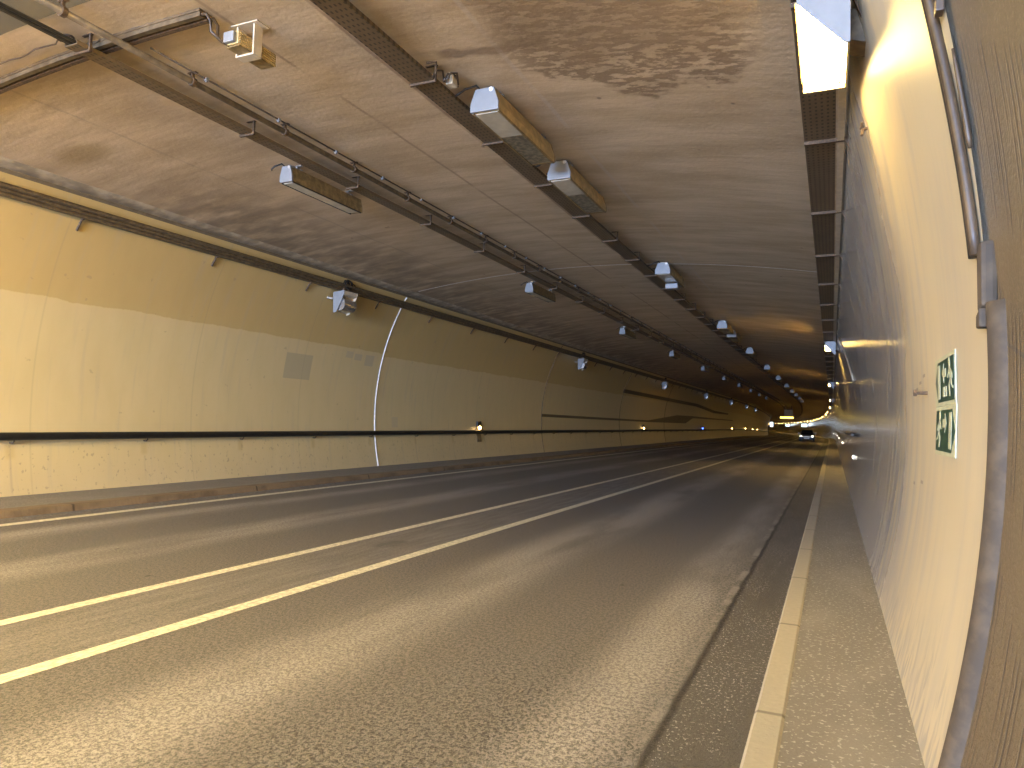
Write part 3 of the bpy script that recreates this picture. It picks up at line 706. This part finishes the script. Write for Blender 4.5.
for dz, dy in ((.06, .1), (-.1, -.15)): MB().tube([(.02, dy, dz), (-.02, dy - .02, dz - .02), (-.03, dy - .1, dz - .1)], .014, 6).build('stub', 'bcable', t)
pts = [W(rx(z) - .03, s, z) for z, s in ((3.15, 27.2), (2.75, 26), (2.4, 25), (2.1, 24), (1.7, 23), (1.35, 22))]
tag(MB().tube(pts, .022, 6).build('conduit_pipe', 'trunk', smooth=True), 'thin pale conduit sloping down the glossy wall under the second lamp', 'pipe')
o = W(rx(-.15), 21, -.15)
t = thing('wall_rail', 'short dark rail on the glossy wall beyond the escape signs', 'rail', o)
MB().tube([(-.14, 0, 0), (-.14, 11, 0)], .04, 8).build('bar', 'cable', t)
for y in (.6, 5.5, 10.4): MB().tube([(.03, y, -.02), (-.14, y, -.01)], .025, 6).build('support', 'cable', t)
def make_marker():
    t = thing('marker_light', '', 'light', (0, 0, 0))
    MB().tube([(.02, 0, 0), (-.03, 0, 0)], .07, 12).build('base', 'grey', t); b = MB(); b.sphere((-.035, -.005, 0), .045, .7, 1, 1); b.build('lens', 'wled', t, smooth=True)
    return t
mk = make_marker()
for i, s in enumerate([21.9, 44.4, 67, 89.5, 112, 134.5]):
    l = mk if i == 0 else copy_tree(mk)
    move(l, rx(-.75), s, -.76); l['group'] = 'marker lights low on the walkway-side wall'
    l['label'] = 'white marker light low on the glossy wall beside the walkway, %s from the mouth' % ORD[i]

# ------------------------------------------------------------------ far down the tunnel
def hung_sign():
    s = 150; o = W(-7.45, s, 2.12)
    t = thing('overhead_sign', 'yellow lit strip sign hanging under the far ceiling over the far lane', 'sign', o, th(s))
    b = MB(); b.box(-1.25, 1.25, 0, .25, -.02, .05); b.box(-.45, 1.1, .02, .22, .05, 1.5); b.build('housing', 'ochred', t)
    MB().box(-1.2, 1.2, -.02, .0, -.18, .13).build('light_strip', 'ysign', t)
    for x in (-.35, .9): MB().box(x - .04, x + .04, .1, .16, 1.5, 2.4).build('hanger', 'cable', t)
hung_sign()
def lit_sign(u, s, z, w, h, label, side):
    o = W(u, s, z); t = thing('illuminated_sign', label, 'sign', o, th(s), 'cool white lit signs far down the tunnel')
    MB().box(-w / 2, w / 2, 0, .25, -h / 2, h / 2).build('housing', 'grey', t, bevel=.03)
    MB().box(-w / 2 + .06, w / 2 - .06, -.02, 0, -h / 2 + .06, h / 2 - .06).build('light_panel', 'wsign', t)
    x = side * w / 2; MB().box(min(x, x + side * .35), max(x, x + side * .35), .08, .16, -.06, .06).build('wall_arm', 'steel', t)
lit_sign(-.75, 285, 1.9, 1.9, 1.1, 'cool white lit sign box on the lamp side, behind the car', 1)
lit_sign(-.75, 376, 2.1, 1.9, .9, 'cool white lit sign box on the lamp side, beyond the yellow sign', 1)
lit_sign(-12.4, 236, 1.6, .9, 1.5, 'tall cool white lit sign at the end of the cream wall', -1)

def make_car():
    s = 99; t = thing('car', 'dark car with both lamps lit, far along the lane beside the walkway', 'car', W(-2.95, s, -1.72), th(s))
    b = MB(); prof = [(-.0, .28), (-.02, .55), (.05, .72), (.9, .92), (1.35, .98), (1.4, 1.0), (3.6, 1.02), (4.2, .96), (4.25, .6), (4.2, .28)]
    xs = [(-.86, .0), (-.80, 1), (.80, 1), (.86, .0)]
    R = []
    for x, k in ((-.84, .93), (-.88, 1.0), (.88, 1.0), (.84, .93)): R.append([b.b.verts.new((x, y, z if z < .5 else .5 + (z - .5) * k)) for y, z in prof])
    n = len(prof)
    for A, B in zip(R, R[1:]):
        for k in range(n): b.b.faces.new((A[k], A[(k + 1) % n], B[(k + 1) % n], B[k]))
    b.b.faces.new(R[0]); b.b.faces.new(R[-1][::-1]); b.build('body', 'carbody', t, smooth=False, bevel=.04)
    b = MB(); lo = [(-.78, 1.2), (.78, 1.2), (.80, 4.0), (-.80, 4.0)]; hi = [(-.58, 1.95), (.58, 1.95), (.60, 3.5), (-.60, 3.5)]
    A = [b.b.verts.new((x, y, .95)) for x, y in lo]; B = [b.b.verts.new((x, y, 1.45)) for x, y in hi]
    b.b.faces.new(B); b.b.faces.new(A[::-1])
    for k in range(4): b.b.faces.new((A[k], A[(k + 1) % 4], B[(k + 1) % 4], B[k]))
    b.build('cabin', 'carbody', t, bevel=.05)
    v = MB(); q = [(-.70, 1.235, 1.0), (.70, 1.235, 1.0), (.54, 1.88, 1.42), (-.54, 1.88, 1.42)]
    F = [v.b.verts.new((x, y - .03, z + .01)) for x, y, z in q]; K = [v.b.verts.new((x, y + .01, z)) for x, y, z in q]
    v.b.faces.new(F); v.b.faces.new(K[::-1])
    for k in range(4): v.b.faces.new((F[k], F[(k + 1) % 4], K[(k + 1) % 4], K[k]))
    v.build('windscreen', 'darkglass', t)
    for x in (-.68, .68):
        b = MB(); b.sphere((x, .02, .68), .105, 1.15, .5, .8); b.build('headlight', 'head', t, smooth=True)
    MB().box(-.5, .5, -.03, .03, .55, .68).build('grille', 'galv', t); MB().box(-.3, .3, -.05, -.02, .36, .48).build('licence_plate', 'plate', t)
    for x in (-.78, .78):
        for y in (.8, 3.4):
            w = MB().tube([(x - .1, y, .31), (x + .1, y, .31)], .31, 18).build('wheel', 'tyre', t)
            MB().tube([(x - .11, y, .31), (x + .11, y, .31)], .19, 12).build('hub_cap', 'galv', w)
    for x in (-.98, .98): MB().box(x - .1, x + .1, 1.4, 1.5, .95, 1.1).build('mirror', 'carbody', t, bevel=.02)
make_car()

# ------------------------------------------------------------------ camera, daylight, render settings
y, p, r = [math.radians(v) for v in (24.00487, 2.8266, 1.58429)]
fw = Vector((-math.sin(y) * math.cos(p), math.cos(y) * math.cos(p), math.sin(p))); rt = Vector((math.cos(y), math.sin(y), 0)); up = rt.cross(fw)
rt2 = rt * math.cos(r) + up * math.sin(r); up2 = rt2.cross(fw)
cam = bpy.data.cameras.new('camera'); cam.sensor_width = 36; cam.lens = 36 * 720.46 / 1024; cam.clip_start = .05; cam.clip_end = 2000
co = bpy.data.objects.new('camera', cam); C.objects.link(co)
mw = Matrix((rt2, up2, -fw)).transposed().to_4x4(); mw.translation = (0, 0, CH); co.matrix_world = mw
bpy.context.scene.camera = co
w = bpy.data.worlds.new('daylight'); bpy.context.scene.world = w; w.use_nodes = True
w.node_tree.nodes['Background'].inputs[0].default_value = (.46, .63, 1.04, 1); w.node_tree.nodes['Background'].inputs[1].default_value = 88
pl = bpy.data.lights.new('daylight_opening', 'AREA'); pl.shape = 'RECTANGLE'; pl.size = 15; pl.size_y = 7; pl.cycles.is_portal = True
po = bpy.data.objects.new('daylight_opening', pl); C.objects.link(po); po.location = (-6.5, PB - .1, 3.2); po.rotation_euler = (PI / 2, 0, 0)
sc = bpy.context.scene
sc.view_settings.view_transform = 'Standard'; sc.view_settings.look = 'None'; sc.view_settings.gamma = 1; sc.view_settings.use_curve_mapping = False
sc.view_settings.exposure = 0.22
cy = sc.cycles
cy.use_denoising = True; cy.max_bounces = 8; cy.diffuse_bounces = 5; cy.glossy_bounces = 4; cy.sample_clamp_indirect = 8
try: cy.denoiser = 'OPENIMAGEDENOISE'
except Exception: pass
